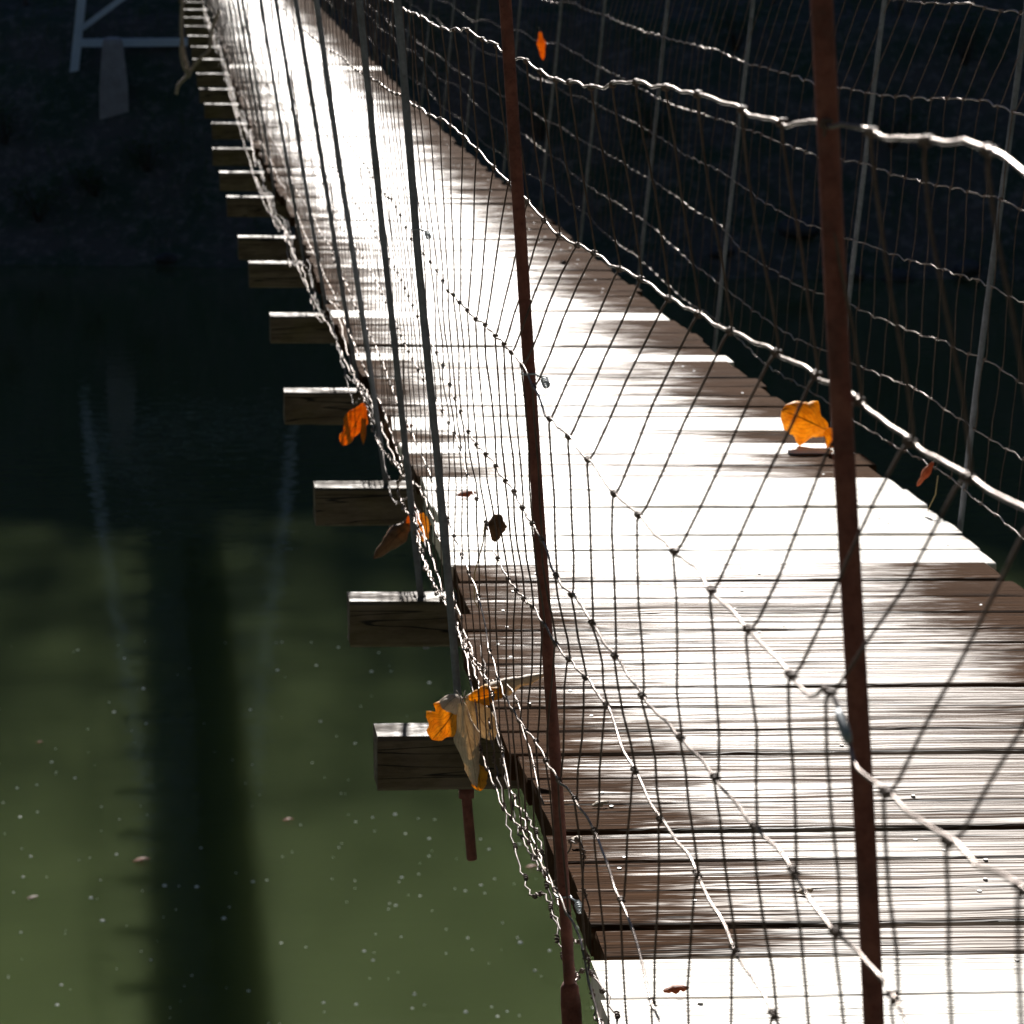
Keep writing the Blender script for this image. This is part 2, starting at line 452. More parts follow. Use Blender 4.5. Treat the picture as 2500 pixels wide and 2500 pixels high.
# ------------------------------------------------------------------ tower on the far bank
def bar(mb, a, b, w, d):
    a, b = Vector(a), Vector(b)
    t = (b - a).normalized()
    s = t.cross(Vector((0, 1, 0))).normalized() * (w / 2)
    q = s.cross(t).normalized() * (d / 2)
    v = [a - s - q, a + s - q, a + s + q, a - s + q, b - s - q, b + s - q, b + s + q, b - s + q]
    mb.add(v, [(0, 3, 2, 1), (4, 5, 6, 7), (0, 1, 5, 4), (1, 2, 6, 5), (2, 3, 7, 6), (3, 0, 4, 7)])
    return mb
tw = empty('suspension_tower', (0.85, 80.0, 3.8))
tag(tw, 'blue grey steel A-frame bridge tower standing on the dark far bank', 'tower')
def tpart(name, a, b, w=0.21, d=0.21, label=None):
    mb = MB()
    off = Vector(tw.location)
    bar(mb, Vector(a) - off, Vector(b) - off, w, d)
    o = mb.build(name, TOWER, tw)
    if label: o['label'] = label
    return o
LB, LT = (-1.84, 80.0, 3.55), (-0.41, 80.0, 14.6)
RB, RT = (3.52, 80.0, 3.55), (2.0, 80.0, 14.6)
tpart('leg', LB, LT); tpart('leg', RB, RT)
def on(a, b, z): 
    t = (z - a[2]) / (b[2] - a[2]); return tuple(a[i] + t * (b[i] - a[i]) for i in range(3))
def ins(p, d): return (p[0] + d, p[1] + 0.0, p[2])
tpart('crossbar', ins(on(LB, LT, 4.70), 0.10), ins(on(RB, RT, 4.70), -0.10), 0.19, 0.16)
tpart('crossbar', ins(on(LB, LT, 14.2), 0.10), ins(on(RB, RT, 14.2), -0.10), 0.19, 0.16)
tpart('crossbar', ins(on(LB, LT, 9.6), 0.10), ins(on(RB, RT, 9.6), -0.10), 0.15, 0.15)
tpart('brace', ins(on(LB, LT, 5.05), 0.09), ins(on(RB, RT, 8.2), -0.09), 0.13, 0.07)
tpart('brace', ins(on(RB, RT, 10.2), -0.1), ins(on(LB, LT, 13.6), 0.1), 0.13, 0.07)

pb = MB()
cx, cy = -0.84, 78.9
def ring(w, d, z): return [(cx - w, cy - d, z), (cx + w, cy - d, z), (cx + w, cy + d, z), (cx - w, cy + d, z)]
rings = [(0.345, 0.345, 3.0), (0.335, 0.335, 3.75), (0.24, 0.24, 4.75), (0.21, 0.21, 4.86), (0.12, 0.12, 4.90)]
v = []; f = []
for w, d, z in rings: v += ring(w, d, z)
for i in range(len(rings) - 1):
    for j in range(4):
        f.append((i * 4 + j, i * 4 + (j + 1) % 4, i * 4 + 4 + (j + 1) % 4, i * 4 + 4 + j))
f.append((16, 17, 18, 19))
pb.add(v, f)
tag(pb.build('concrete_pier', CONC), 'tapered concrete pier standing in front of the blue grey tower crossbar', 'pier')

# ------------------------------------------------------------------ the footbridge
bridge = empty('suspension_footbridge', (0.0, 0.0, 0.0))
tag(bridge, 'long narrow wooden plank footbridge hung on steel rods over the green river', 'footbridge')

# planks: front and rear edge of every board along the bridge
edges = [3.41, 3.563, 3.71, 3.823, 3.973, 4.111, 4.248, 4.382, 4.525, 4.661, 4.798, 4.947, 5.082, 5.253, 5.402, 5.517, 5.652,
         5.788, 5.934, 6.094, 6.241, 6.395, 6.546, 6.724, 6.929, 7.10, 7.27, 7.433, 7.59, 7.792, 8.004, 8.17, 8.34, 8.51, 8.67, 8.84,
         9.003, 9.145, 9.30, 9.46, 9.62, 9.78, 9.948, 10.134]
pale = [(3.4, 3.71), (6.09, 7.10), (7.43, 7.59), (7.79, 8.0), (9.0, 9.145), (9.945, 10.134), (23.03, 23.39)]
near = [3.41]
while near[-1] > 1.2: near.append(near[-1] - random.uniform(0.14, 0.17))
edges = near[:0:-1] + edges
while edges[-1] < 86: edges.append(edges[-1] + random.choice((0.142, 0.145, 0.16, 0.188)) + random.uniform(-0.004, 0.004))

def plank_geo(mb, y0, y1):
    """one rounded, slightly cupped board with uneven ends; returns its vertex count"""
    gap = random.choice((0.002, 0.003, 0.004, 0.006))
    y0 += gap / 2; y1 -= gap / 2
    ym = (y0 + y1) / 2
    xl = left_x(ym) + random.uniform(-0.012, 0.010)
    xr = left_x(ym) + DECK_W + random.uniform(-0.012, 0.016)
    dz = random.uniform(-0.003, 0.003); tl = random.uniform(-0.004, 0.004); cup = random.uniform(-0.0015, 0.0025)
    skew = random.uniform(-0.004, 0.004)
    nx = 13
    b = 0.006
    prof = [(0, -TH), (0, -b), (b * 0.35, -b * 0.35), (b, 0)]
    n0 = mb.n
    V = []; F = []
    for i in range(nx):
        t = i / (nx - 1)
        x = xl + t * (xr - xl)
        sk = skew * (t - 0.5)
        e0 = y0 + sk + 0.0015 * mnoise.noise(Vector((x * 9, y0 * 31, 0)))
        e1 = y1 + sk + 0.0015 * mnoise.noise(Vector((x * 9, y1 * 31, 5)))
        w = e1 - e0
        row = [(e0 + p, q) for p, q in prof] + [(e0 + w * 0.5, cup)] + [(e1 - p, q) for p, q in prof[::-1]]
        for (yy, zz) in row:
            z = deck_z(yy, x) + dz + tl * (t - 0.5) + zz + 0.0012 * mnoise.noise(Vector((x * 5, ym * 17, 3)))
            xx = x
            if i == 0: xx += 0.004 * mnoise.noise(Vector((yy * 60, zz * 60, 1)))
            V.append((xx, yy, z))
    m = len(prof) * 2 + 1
    for i in range(nx - 1):
        for j in range(m):
            j2 = (j + 1) % m
            F.append((i * m + j, (i + 1) * m + j, (i + 1) * m + j2, i * m + j2))
    F.append(tuple(range(m))); F.append(tuple((nx - 1) * m + j for j in range(m - 1, -1, -1)))
    mb.add(V, F, False)
    # nail heads: two near each end and two in the middle
    for xx in (xl + 0.09, xl + 0.52, xr - 0.10):
        for yy in (y0 + (y1 - y0) * 0.25, y0 + (y1 - y0) * 0.75):
            if random.random() < 0.62: continue
            px, py = xx + random.uniform(-0.06, 0.06), yy + random.uniform(-0.02, 0.02)
            pz = deck_z(py, px) + dz + tl * ((px - xl) / (xr - xl) - 0.5) + max(cup, 0) - 0.0004
            rr = 0.0036
            ang = [2 * math.pi * a / 8 for a in range(8)]
            ringv = [(px + rr * math.cos(a), py + rr * math.sin(a), pz - 0.003) for a in ang] + \
                    [(px + rr * 0.8 * math.cos(a), py + rr * 0.8 * math.sin(a), pz + 0.0012) for a in ang]
            fs = [(a, (a + 1) % 8, 8 + (a + 1) % 8, 8 + a) for a in range(8)] + [tuple(range(8, 16))]
            mb.add(ringv, fs, False, 1)
    return mb.n - n0

count = 0
rest = MB(); rest_tone = []
for y0, y1 in zip(edges[:-1], edges[1:]):
    ym = (y0 + y1) / 2
    is_new = any(a <= ym <= b for a, b in pale)
    tone = 1.05 + random.random() * 0.5 if is_new else random.random() ** 1.1 * 0.98
    if not is_new and 3.7 < ym < 4.9: tone *= 0.8
    if ym > 3.2 and count < 100:
        mb = MB(); plank_geo(mb, y0, y1)
        o = mb.build('plank', [PLANK, NAIL], bridge, tone)
        if is_new: o['label'] = 'newer pale plank'
        count += 1
    else:
        k = plank_geo(rest, y0, y1); rest_tone += [tone] * k
o = rest.build('plank', [PLANK, NAIL], bridge, rest_tone); o['kind'] = 'stuff'

# cross beams
beam_y = [1.95, 3.50, 4.96, 5.97, 7.24, 8.70, 10.36, 11.97, 12.96, 14.75, 15.91, 17.2, 18.81, 20.26, 21.55, 23.06, 24.63, 26.2]
beam_x = [0.33, 0.33, 0.330, 0.349, 0.348, 0.340, 0.364, 0.346, 0.334, 0.332, 0.325, 0.318, 0.346, 0.33, 0.321, 0.326, 0.32, 0.333]
while beam_y[-1] < 78: beam_y.append(beam_y[-1] + 1.5); beam_x.append(0.33 + random.uniform(-0.012, 0.012))
def rounded_beam(mb, x0, x1, y, zt, s=0.088):
    n = 7; r = 0.006
    y0, y1 = y, y + s
    loop = [(y0, -s + r), (y0, -r), (y0 + r, 0), (y1 - r, 0), (y1, -r), (y1, -s + r), (y1 - r, -s), (y0 + r, -s)]
    V = []
    tw_ = random.uniform(-0.02, 0.02)
    for i in range(n):
        t = i / (n - 1); x = x0 + t * (x1 - x0)
        for a, (yy, zz) in enumerate(loop):
            V.append((x + (0.003 * mnoise.noise(Vector((yy * 70, zz * 70, y))) if i in (0, n - 1) else 0),
                      yy + 0.003 * mnoise.noise(Vector((x * 6, a, y))) + tw_ * (t - 0.5) * 0.3, zt + zz + 0.002 * mnoise.noise(Vector((x * 6, a + 30, y))) - 0.022 * (x - 0.54)))
    F = []
    for i in range(n - 1):
        for j in range(8):
            j2 = (j + 1) % 8
            F.append((i * 8 + j, (i + 1) * 8 + j, (i + 1) * 8 + j2, i * 8 + j2))
    F.append(tuple(range(8))); F.append(tuple((n - 1) * 8 + j for j in range(7, -1, -1)))
    mb.add(V, F)
for i, (y, x0) in enumerate(zip(beam_y, beam_x)):
    mb = MB()
    rounded_beam(mb, x0, 1.79 if abs(y - 5.97) < 0.1 else left_x(y) + DECK_W - 0.005 + 0.055 * (y < 5), y, CAM_Z - deck_h(y + 0.04) - TH - 0.006)
    mb.build('cross_beam', BEAM, bridge)

# main cables: parabola from tower to tower
def cable_z(y): return CAM_Z + 4.6 - 0.0 if y > 80 else CAM_Z - 0.30 + (y - 36.0) ** 2 * 0.00253
LEAN_Y = [1.0, 2.0, 3.5, 4.83, 5.95, 7.3, 8.75, 20.0, 40.0, 80.0]
LEAN_V = [0.071, 0.071, 0.066, 0.079, 0.096, 0.134, 0.150, 0.15, 0.12, 0.12]
BASE_X = [0.49, 0.487, 0.455, 0.459, 0.480, 0.505, 0.535, 0.55, 0.56, 0.56]
def rod_left_x(y, z):
    return float(np.interp(y, LEAN_Y, BASE_X)) - float(np.interp(y, LEAN_Y, LEAN_V)) * (z - (CAM_Z - deck_h(y)))
def rod_right_x(y, z): return left_x(y) + DECK_W + 0.035 + 0.10 * (z - (CAM_Z - deck_h(y)))
for side in (0, 1):
    mb = MB()
    ys_ = np.linspace(-4, 80, 60)
    fx = rod_left_x if side == 0 else rod_right_x
    mb.tube([(fx(max(y, 1.0), cable_z(y)), y, cable_z(y)) for y in ys_], 0.018, 8)
    mb.build('suspension_cable', GREY, bridge)

def rod(y, side, m, r=0.0069):
    if m is GREY: r = 0.0062
    fx = rod_left_x if side == 0 else rod_right_x
    zb = CAM_Z - deck_h(y) - TH - 0.006 - 0.088
    zt = cable_z(y)
    yc = y + 0.044
    ph = random.uniform(0, 9)
    low = (0.03 if 4 < y < 5.2 else 0.012) if side == 0 else 0.02
    zs = np.linspace(zb - low, zt, 26 if y < 16 else 8)
    pts = [(fx(y, z) + 0.0035 * mnoise.noise(Vector((z * 2.2, ph, 0))), yc + 0.004 * mnoise.noise(Vector((z * 2.0, ph, 5))), z) for z in zs]
    mb = MB(); mb.tube(pts, r, 10 if y < 16 else 6)
    o = mb.build('hanger_rod', m, bridge)
    if side == 0 and y < 5.2:
        mb = MB()                                   # nut and washer under the beam
        p = np.array([fx(y, zb - 0.02), yc, zb])
        mb.tube([p, p - (0, 0, 0.004)], 0.019, 16)
        mb.tube([p - (0, 0, 0.0045), p - (0, 0, 0.024)], 0.0135, 6)
        mb.build('nut', RUST, o)
        mb = MB()
        q = np.linspace(zb - 0.0245, zb - 0.128, 60)
        mb.tube([(fx(y, zz), yc, zz) for zz in q], [0.0082 + 0.0006 * (i % 2) for i in range(59)] + [0.007], 10)
        mb.build('threaded_end', RUST, o)
    if y < 4 and side == 0:
        o['label'] = 'rust red hanger rod'
        if y > 3:
            mb = MB()
            z0 = zb + 0.088 + 0.07
            mb.tube([(fx(y, z0 - 0.10), yc, z0 - 0.10), (fx(y, z0 - 0.02), yc, z0 - 0.02), (fx(y, z0), yc, z0), (fx(y, z0 + 0.006), yc, z0 + 0.006)], [0.0115, 0.0118, 0.0105, 0.0075], 14)
            mb.build('coupling_sleeve', RUST, o)
    return o
for y in beam_y:
    if y == 12.96 or y > 76: continue
    rod(y if y > 2 else 1.92, 0, RUST if y < 4 else GREY)
ry = [2.1, 3.6, 5.05, 6.47, 7.76, 9.37, 10.91, 12.51, 13.90, 15.28, 16.96, 18.3]
while ry[-1] < 76: ry.append(ry[-1] + 1.5)
for y in ry: rod(y, 1, GREY)

# ------------------------------------------------------------------ woven wire fences
# heights of each line wire above the deck, surveyed along the bridge (Y, height)
LEFT = {
 'A': ((0.035, 0.015), 0.0014, [(1.49,1.164),(1.60,1.168),(1.76,1.156),(1.84,1.151),(2.16,1.129),(2.32,1.126),(2.48,1.121),(2.74,1.107),(3.06,1.080),(3.19,1.075),(3.34,1.067),(3.53,1.065),(3.65,1.070),(3.78,1.067),(3.96,1.072),(4.25,1.077),(4.68,1.068),(5.12,1.073),(5.74,1.073),(8.0,1.05)]),
 'B': ((0.047, 0.012), 0.0014, [(1.57,0.988),(1.69,0.979),(1.81,0.975),(1.95,0.975),(2.10,0.967),(2.25,0.957),(2.44,0.943),(2.76,0.922),(3.53,0.890),(4.05,0.916),(4.32,0.930),(4.63,0.935),(5.43,0.924),(6.89,0.888),(8.36,0.871)]),
 'C': ((-0.035, 0.012), 0.0011, [(1.28,0.886),(1.38,0.871),(1.57,0.846),(1.63,0.840),(1.66,0.858),(1.70,0.866),(1.735,0.846),(1.84,0.841),(1.90,0.838),(2.04,0.828),(2.16,0.824),(2.29,0.812),(2.44,0.801),(2.61,0.786),(2.70,0.788),(2.83,0.778),(2.94,0.775),(3.10,0.763),(3.24,0.771),(3.40,0.771),(3.77,0.746),(4.26,0.715),(4.84,0.682),(5.07,0.682),(5.59,0.675),(5.87,0.688),(6.11,0.692),(6.73,0.666),(9.0,0.66)]),
 'D': ((-0.041, 0.012), 0.0012, [(1.56,0.743),(1.62,0.740),(1.71,0.724),(1.83,0.723),(1.97,0.708),(2.12,0.695),(2.26,0.680),(2.44,0.660),(2.56,0.654),(2.71,0.641),(2.84,0.637),(3.04,0.613),(3.24,0.616),(3.45,0.596),(3.60,0.590),(3.80,0.570),(3.99,0.561),(4.23,0.540),(4.46,0.528),(4.60,0.532),(4.79,0.523),(4.94,0.530),(5.4,0.545),(8.0,0.52)]),
 'E': ((-0.035, 0.012), 0.0012, [(1.99,0.578),(2.10,0.573),(2.19,0.575),(2.29,0.576),(2.45,0.557),(2.57,0.556),(2.67,0.556),(2.75,0.567),(2.89,0.553),(3.05,0.534),(3.18,0.511),(3.45,0.489),(3.73,0.447),(3.96,0.421),(4.12,0.415),(4.29,0.442),(4.45,0.435),(4.57,0.440),(4.73,0.458),(4.97,0.445),(7.0,0.40)]),
 'F': ((-0.055, 0.0), 0.0012, [(2.45,0.409),(2.52,0.426),(2.58,0.441),(2.66,0.432),(2.74,0.450),(2.92,0.434),(3.17,0.389),(3.35,0.369),(3.70,0.306),(3.97,0.268),(4.27,0.258),(4.36,0.302),(4.59,0.299),(4.78,0.297),(7.0,0.25)]),
 'G': ((-0.06, -0.005), 0.0012, [(2.85,0.243),(2.90,0.264),(2.92,0.290),(3.13,0.263),(3.37,0.222),(3.66,0.167),(4.06,0.091),(4.29,0.066),(4.54,0.035),(4.63,0.087),(4.75,0.121),(5.5,0.12),(6.6,0.13)]),
}
RIGHT = {
 'P': (0.0018, [(4,1.06),(6.3,1.045),(6.7,1.04),(7.0,1.05),(7.4,1.04),(10,1.03),(13,1.04),(20,1.0)]),
 'Q': (0.0021, [(6.34,0.846),(6.45,0.844),(6.77,0.855),(7.37,0.829),(7.67,0.817),(7.99,0.813),(8.34,0.799),(8.73,0.809),(9.41,0.808),(9.84,0.822),(10.63,0.821),(11.38,0.827),(12.01,0.836),(12.48,0.851),(13.47,0.862)]),
 'R': (0.0017, [(6.24,0.663),(6.52,0.672),(7.01,0.655),(7.41,0.645),(7.61,0.642),(7.83,0.648),(8.23,0.628),(8.88,0.626),(9.68,0.627),(10.41,0.619),(10.94,0.621),(11.81,0.645),(12.49,0.657),(13.38,0.673),(13.91,0.701),(15.06,0.682),(15.95,0.663),(17.05,0.633),(18.71,0.647)]),
 'S': (0.0013, [(6.20,0.489),(6.54,0.495),(6.83,0.485),(7.28,0.471),(7.75,0.463),(8.01,0.455),(8.55,0.443),(8.92,0.446),(9.39,0.476),(9.79,0.483),(10.25,0.479),(10.86,0.500),(11.53,0.511),(13.13,0.525)]),
 'T': (0.0013, [(6.08,0.340),(6.40,0.344),(6.92,0.331),(7.19,0.316),(7.62,0.308),(7.88,0.307),(8.36,0.287),(8.97,0.294),(9.18,0.293),(9.51,0.326),(10.15,0.337),(10.91,0.351),(12.26,0.362),(12.81,0.354),(13.70,0.368),(15.42,0.368),(17.36,0.334)]),
 'U': (0.0013, [(6.02,0.208),(6.54,0.200),(7.09,0.198),(7.50,0.180),(7.85,0.172),(8.33,0.152),(8.93,0.154),(9.54,0.166),(10.05,0.181),(10.64,0.203),(11.63,0.214),(12.14,0.207),(13.92,0.227),(14.51,0.249)]),
 'V': (0.0013, [(5.95,0.069),(6.70,0.072),(7.14,0.055),(7.41,0.049),(8.26,0.048),(8.69,0.044),(9.44,0.060),(10.15,0.062),(11.07,0.085),(11.78,0.077),(12.43,0.098)]),
}
PLANE_Y = [2, 5, 6, 7.3, 13, 20, 33]; PLANE_X = [.465, .475, .49, .52, .54, .55, .56]
def left_pt(w, y):
    offs, r, tab = LEFT[w]
    h = float(np.interp(y, [t[0] for t in tab], [t[1] for t in tab]))
    far = max(0.0, min(1.0, (y - 6) / 6))
    ph = ord(w) * 3.7
    h += far * 0.035 * mnoise.noise(Vector((y * 0.9, ph, 0))) + 0.004 * mnoise.noise(Vector((y * 5, ph, 2)))
    x = float(np.interp(y, PLANE_Y, PLANE_X)) - 0.085 * h + float(np.interp(y, [3.0, 5.0], offs))
    x += (0.006 + far * 0.02) * mnoise.noise(Vector((y * 1.3, ph, 8)))
    return np.array([x, y, CAM_Z - deck_h(y) + h])
def right_pt(w, y):
    r, tab = RIGHT[w]
    h = float(np.interp(y, [t[0] for t in tab], [t[1] for t in tab]))
    ph = ord(w) * 2.9
    h += 0.005 * mnoise.noise(Vector((y * 4, ph, 2))) + (0.03 * mnoise.noise(Vector((y, ph, 0))) if y > 13 else 0)
    x = left_x(y) + DECK_W + 0.03 + 0.10 * h + 0.012 * mnoise.noise(Vector((y * 1.1, ph, 8)))
    return np.array([x, y, CAM_Z - deck_h(y) - 0.022 + h])

def line_wire(fp, w, y0, y1, r, wave, parent, label=None):
    ys_ = []
    y = y0
    while y < y1:
        ys_.append(y); y += 0.018 if y < 9 else (0.03 if y < 16 else 0.06)
    ph = random.uniform(0, 6)
    pts = []
    for y in ys_:
        p = fp(w, y)
        kx = ph + 2 * math.pi * y / 0.15
        kx = ph + 2 * math.pi * y / 0.149
        kink = math.sin(kx) + 0.35 * math.sin(2 * kx + 1.0)
        p = p + np.array([0.5 * wave * math.cos(kx + 0.8), 0, wave * kink * (0.6 + 0.8 * mnoise.noise(Vector((y * 4, ph, 3)))) + 0.5 * wave * mnoise.noise(Vector((y * 16, ph, 1)))])
        pts.append(p)
    mb = MB(); mb.tube(pts, r, 7 if y0 < 3 else 6)
    o = mb.build('line_wire', WIRE, parent)
    if label: o['label'] = label
    return o

def coil(mb, p, t, rc, rw, span, turns=2.2, n=20):
    """stay wire wrapped round the line wire at p, direction t"""
    t = np.asarray(t, float); t /= np.linalg.norm(t)
    a = np.cross(t, (0, 0, 1.0)); a /= np.linalg.norm(a); b = np.cross(a, t)
    q = []
    for i in range(n):
        s = i / (n - 1); an = 2 * math.pi * turns * s + 0.4
        q.append(p + t * (s - 0.5) * span + rc * (a * math.cos(an) + b * math.sin(an)))
    mb.tube(q, rw, 5)

def stay(mb, fp, ws, y, r, near, radii, lean=0.0):
    ph = random.uniform(0, 50)
    last = None
    for i, w in enumerate(ws):
        yj = y + random.uniform(-0.010, 0.010) + lean * i - (0.24 if w == 'P' else 0.0)
        p = fp(w, yj)
        if near:
            t = fp(w, yj + 0.03) - fp(w, yj - 0.03)
            coil(mb, p, t, radii[i] + r * 0.9, r * 1.0, 0.015 + r * 3, 1.7)
        tn = np.array([0, 0.007, 0]) if near else np.array([0, 0.003, 0])
        if last is not None:
            a, b = last + tn, p - tn
            amp = 0.006 if near else 0.010
            q = [last + tn * 0.6]
            ts = (0.06, 0.25, 0.5, 0.75, 0.94) if near else (0.3, 0.7)
            for s in ts:
                d = math.sin(math.pi * s)
                q.append(a + (b - a) * s + np.array([amp * d * mnoise.noise(Vector((ph + i * 3.1, s * 1.5, 0))), amp * 1.3 * d * mnoise.noise(Vector((ph + i * 3.1, s * 1.5, 7))), 0])
                         + np.array([0, 0.006 * (0.5 - s) * (1 if near else 0), 0]))
            q.append(p - tn * 0.6)
            mb.tube(q, r, 6 if near else 4)
        last = p

def stations(y0, y1, first=None):
    ys_ = list(first) if first else [y0]
    while ys_[-1] < y1: ys_.append(ys_[-1] + 0.146 + random.uniform(-0.022, 0.022))
    return ys_

fence = empty('wire_fence', (0.46, 3.0, deck_z(3.0)))
tag(fence, 'sagging rusty woven wire fence along the left edge of the plank deck, nearest the camera', 'wire fence', 'woven wire fences along the footbridge')
FL = Vector(fence.location)
def shift(o, base):
    o.matrix_parent_inverse = Matrix.Translation(-base); return o
LW_ORDER = 'ABCDEFG'
LR = [LEFT[w][1] for w in LW_ORDER]
for w in LW_ORDER:
    shift(line_wire(left_pt, w, 1.15, 42.0, LEFT[w][1], 0.0022 if w in 'AB' else 0.0026, fence, 'thick shiny top line wire' if w == 'A' else None), FL)
sy = stations(1.2, 40, [1.28, 1.42, 1.55, 1.69, 1.81, 1.95, 2.10, 2.25, 2.44, 2.60, 2.76])
rest = MB()
for i, y in enumerate(sy):
    if i < 99:
        mb = MB(); stay(mb, left_pt, LW_ORDER, y, 0.00105, y < 13, LR)
        shift(mb.build('stay_wire', STAY, fence), FL)
    else:
        stay(rest, left_pt, LW_ORDER, y, 0.00105, False, LR)
o = shift(rest.build('stay_wire', STAY, fence), FL); o['kind'] = 'stuff'

# loose selvage strands hanging along the deck edge
def strand(tab, x, r, dx=0.0, m=AGED):
    pts = []
    P = np.array(tab)
    t = np.linspace(0, len(P) - 1, len(P) * 9)
    yy = np.interp(t, range(len(P)), P[:, 0]); hh = np.interp(t, range(len(P)), P[:, 1])
    for i, (y, h) in enumerate(zip(yy, hh)):
        pts.append((x + dx * i / len(t) + 0.004 * math.sin(i * 1.1), y, CAM_Z - deck_h(y) + h + 0.003 * math.sin(i * 1.9 + 1)))
    k = np.ones(3) / 3
    A = np.array(pts); B = A.copy()
    for _ in range(4):
        for c in range(3): B[1:-1, c] = np.convolve(A[:, c], k, 'valid')
        A = B.copy()
    ph = random.uniform(0, 6)
    for i in range(1, len(B) - 1):
        q = 2 * math.pi * B[i, 1] / 0.075 + ph
        B[i] += np.array([0.0022 * math.cos(q * 1.3), 0, 0.0026 * math.sin(q) + 0.002 * mnoise.noise(Vector((B[i, 1] * 25, ph, 0)))])
    mb = MB(); mb.tube(B, r, 6)
    for i in range(3, len(B) - 3, 5):
        if B[i, 1] < 14: coil(mb, B[i], B[i + 1] - B[i - 1], r + 0.0012, 0.0012, 0.014, 2.2, 14)
    o = shift(mb.build('loose_strand', m, fence), FL)
    return o
strand([(20,0.05),(17,0.0),(14.18,-0.024),(11.96,0.091),(11.48,0.075),(10.76,0.050),(9.87,0.066),(8.83,0.102),(8.13,0.106),(7.71,0.121),(7.50,0.121),(7.32,0.120),(7.20,0.100),(6.98,0.091),(6.64,0.117),(6.40,0.136),(6.11,0.172),(6.09,0.121),(6.01,0.077),(5.88,0.067),(5.75,0.068),(5.56,0.067),(5.40,0.079),(5.23,0.090),(4.9,0.08),(4.6,0.06)], 0.475, 0.0016)
strand([(6.18,0.196),(6.05,0.198),(6.22,0.146),(6.27,0.117),(6.20,0.105),(6.12,0.103),(5.83,0.138),(5.65,0.092),(5.49,0.095),(5.37,0.096),(5.07,0.144),(5.01,0.105),(4.85,0.121),(4.66,0.137),(4.54,0.150),(4.27,0.060),(3.97,0.068),(3.80,0.067),(3.63,0.069),(3.58,0.032),(3.54,0.027)], 0.462, 0.0015)
strand([(4.95,0.10),(4.7,0.02),(4.45,-0.05),(4.2,-0.03),(4.0,0.0),(3.85,0.10),(3.75,0.14),(3.68,0.06)], 0.492, 0.0012, 0.0, STAY)
strand([(4.6,0.05),(4.35,-0.02),(4.1,-0.04),(3.9,0.02),(3.7,0.02),(3.55,0.08),(3.45,0.02),(3.3,0.05)], 0.470, 0.0012, 0.0, STAY)
strand([(4.25,0.03),(4.05,0.05),(3.95,0.0),(3.83,-0.03),(3.7,-0.02),(3.6,0.03),(3.4,0.06),(3.2,0.03)], 0.480, 0.0012, 0.0, STAY)
for k_ in range(14):                                  # tangled strands further out, hanging outside the deck edge
    yb = 4.2 + k_ * 1.7
    tab = [(yb + j * 0.42, 0.06 + 0.04 * math.sin(j * 1.7 + k_) + random.uniform(-0.03, 0.03)) for j in range(14)]
    strand(tab, 0.488 + random.uniform(-0.015, 0.015), 0.0013, random.uniform(-0.03, 0.03), AGED if k_ % 3 == 0 else STAY)

# ties that hold the mesh to the rods, and the crimped splice of the broken wire
def tie(y, z, side=0):
    fx = rod_left_x if side == 0 else rod_right_x
    c = np.array([fx(y, z), y + 0.044, z])
    mb = MB()
    q = [c + np.array([(0.0088) * math.cos(a), (0.0088) * math.sin(a), 0.002 * a / 3]) for a in np.linspace(-0.4, 5.2, 22)]
    e = c + np.array([0.014, -0.020, 0.0]); q.append(e)
    mb.tube(q, 0.0011, 5)
    coil(mb, e + np.array([0.0, -0.006, -0.003]), (0.1, -1, -0.3), 0.0036, 0.0011, 0.016, 4, 34)
    shift(mb.build('tie_wire', ZINC, fence), FL)
tie(3.50, CAM_Z - 0.60); tie(3.50, CAM_Z - 1.20); tie(4.96, CAM_Z - 0.62); 
mb = MB()
p0 = left_pt('C', 1.668) ; p1 = left_pt('C', 1.645)
mb.tube([p0, p0 + (p1 - p0) * 0.2, p0 + (p1 - p0) * 0.8, p1], [0.0020, 0.0029, 0.0029, 0.0019], 10)
shift(mb.build('crimp_sleeve', ZINC, fence), FL)

fence2 = empty('wire_fence', (1.65, 8.0, deck_z(8.0)))
tag(fence2, 'woven wire fence along the right edge of the deck, seen against the dark hillside', 'wire fence', 'woven wire fences along the footbridge')
FR = Vector(fence2.location)
RW_ORDER = 'PQRSTUV'
RRad = [RIGHT[w][0] for w in RW_ORDER]
for w in RW_ORDER:
    shift(line_wire(right_pt, w, 3.0, 42.0, RIGHT[w][0], 0.0040, fence2), FR)
sy = stations(3.0, 40)
rest = MB(); cnt = 0
for y in sy:
    if y > 5.6 and cnt < 99:
        mb = MB(); stay(mb, right_pt, RW_ORDER, y, 0.0010, y < 14, [q * 1.35 for q in RRad], 0.004)
        shift(mb.build('stay_wire', STAY, fence2), FR); cnt += 1
    else:
        stay(rest, right_pt, RW_ORDER, y, 0.0011, False, RRad)
o = shift(rest.build('stay_wire', STAY, fence2), FR); o['kind'] = 'stuff'

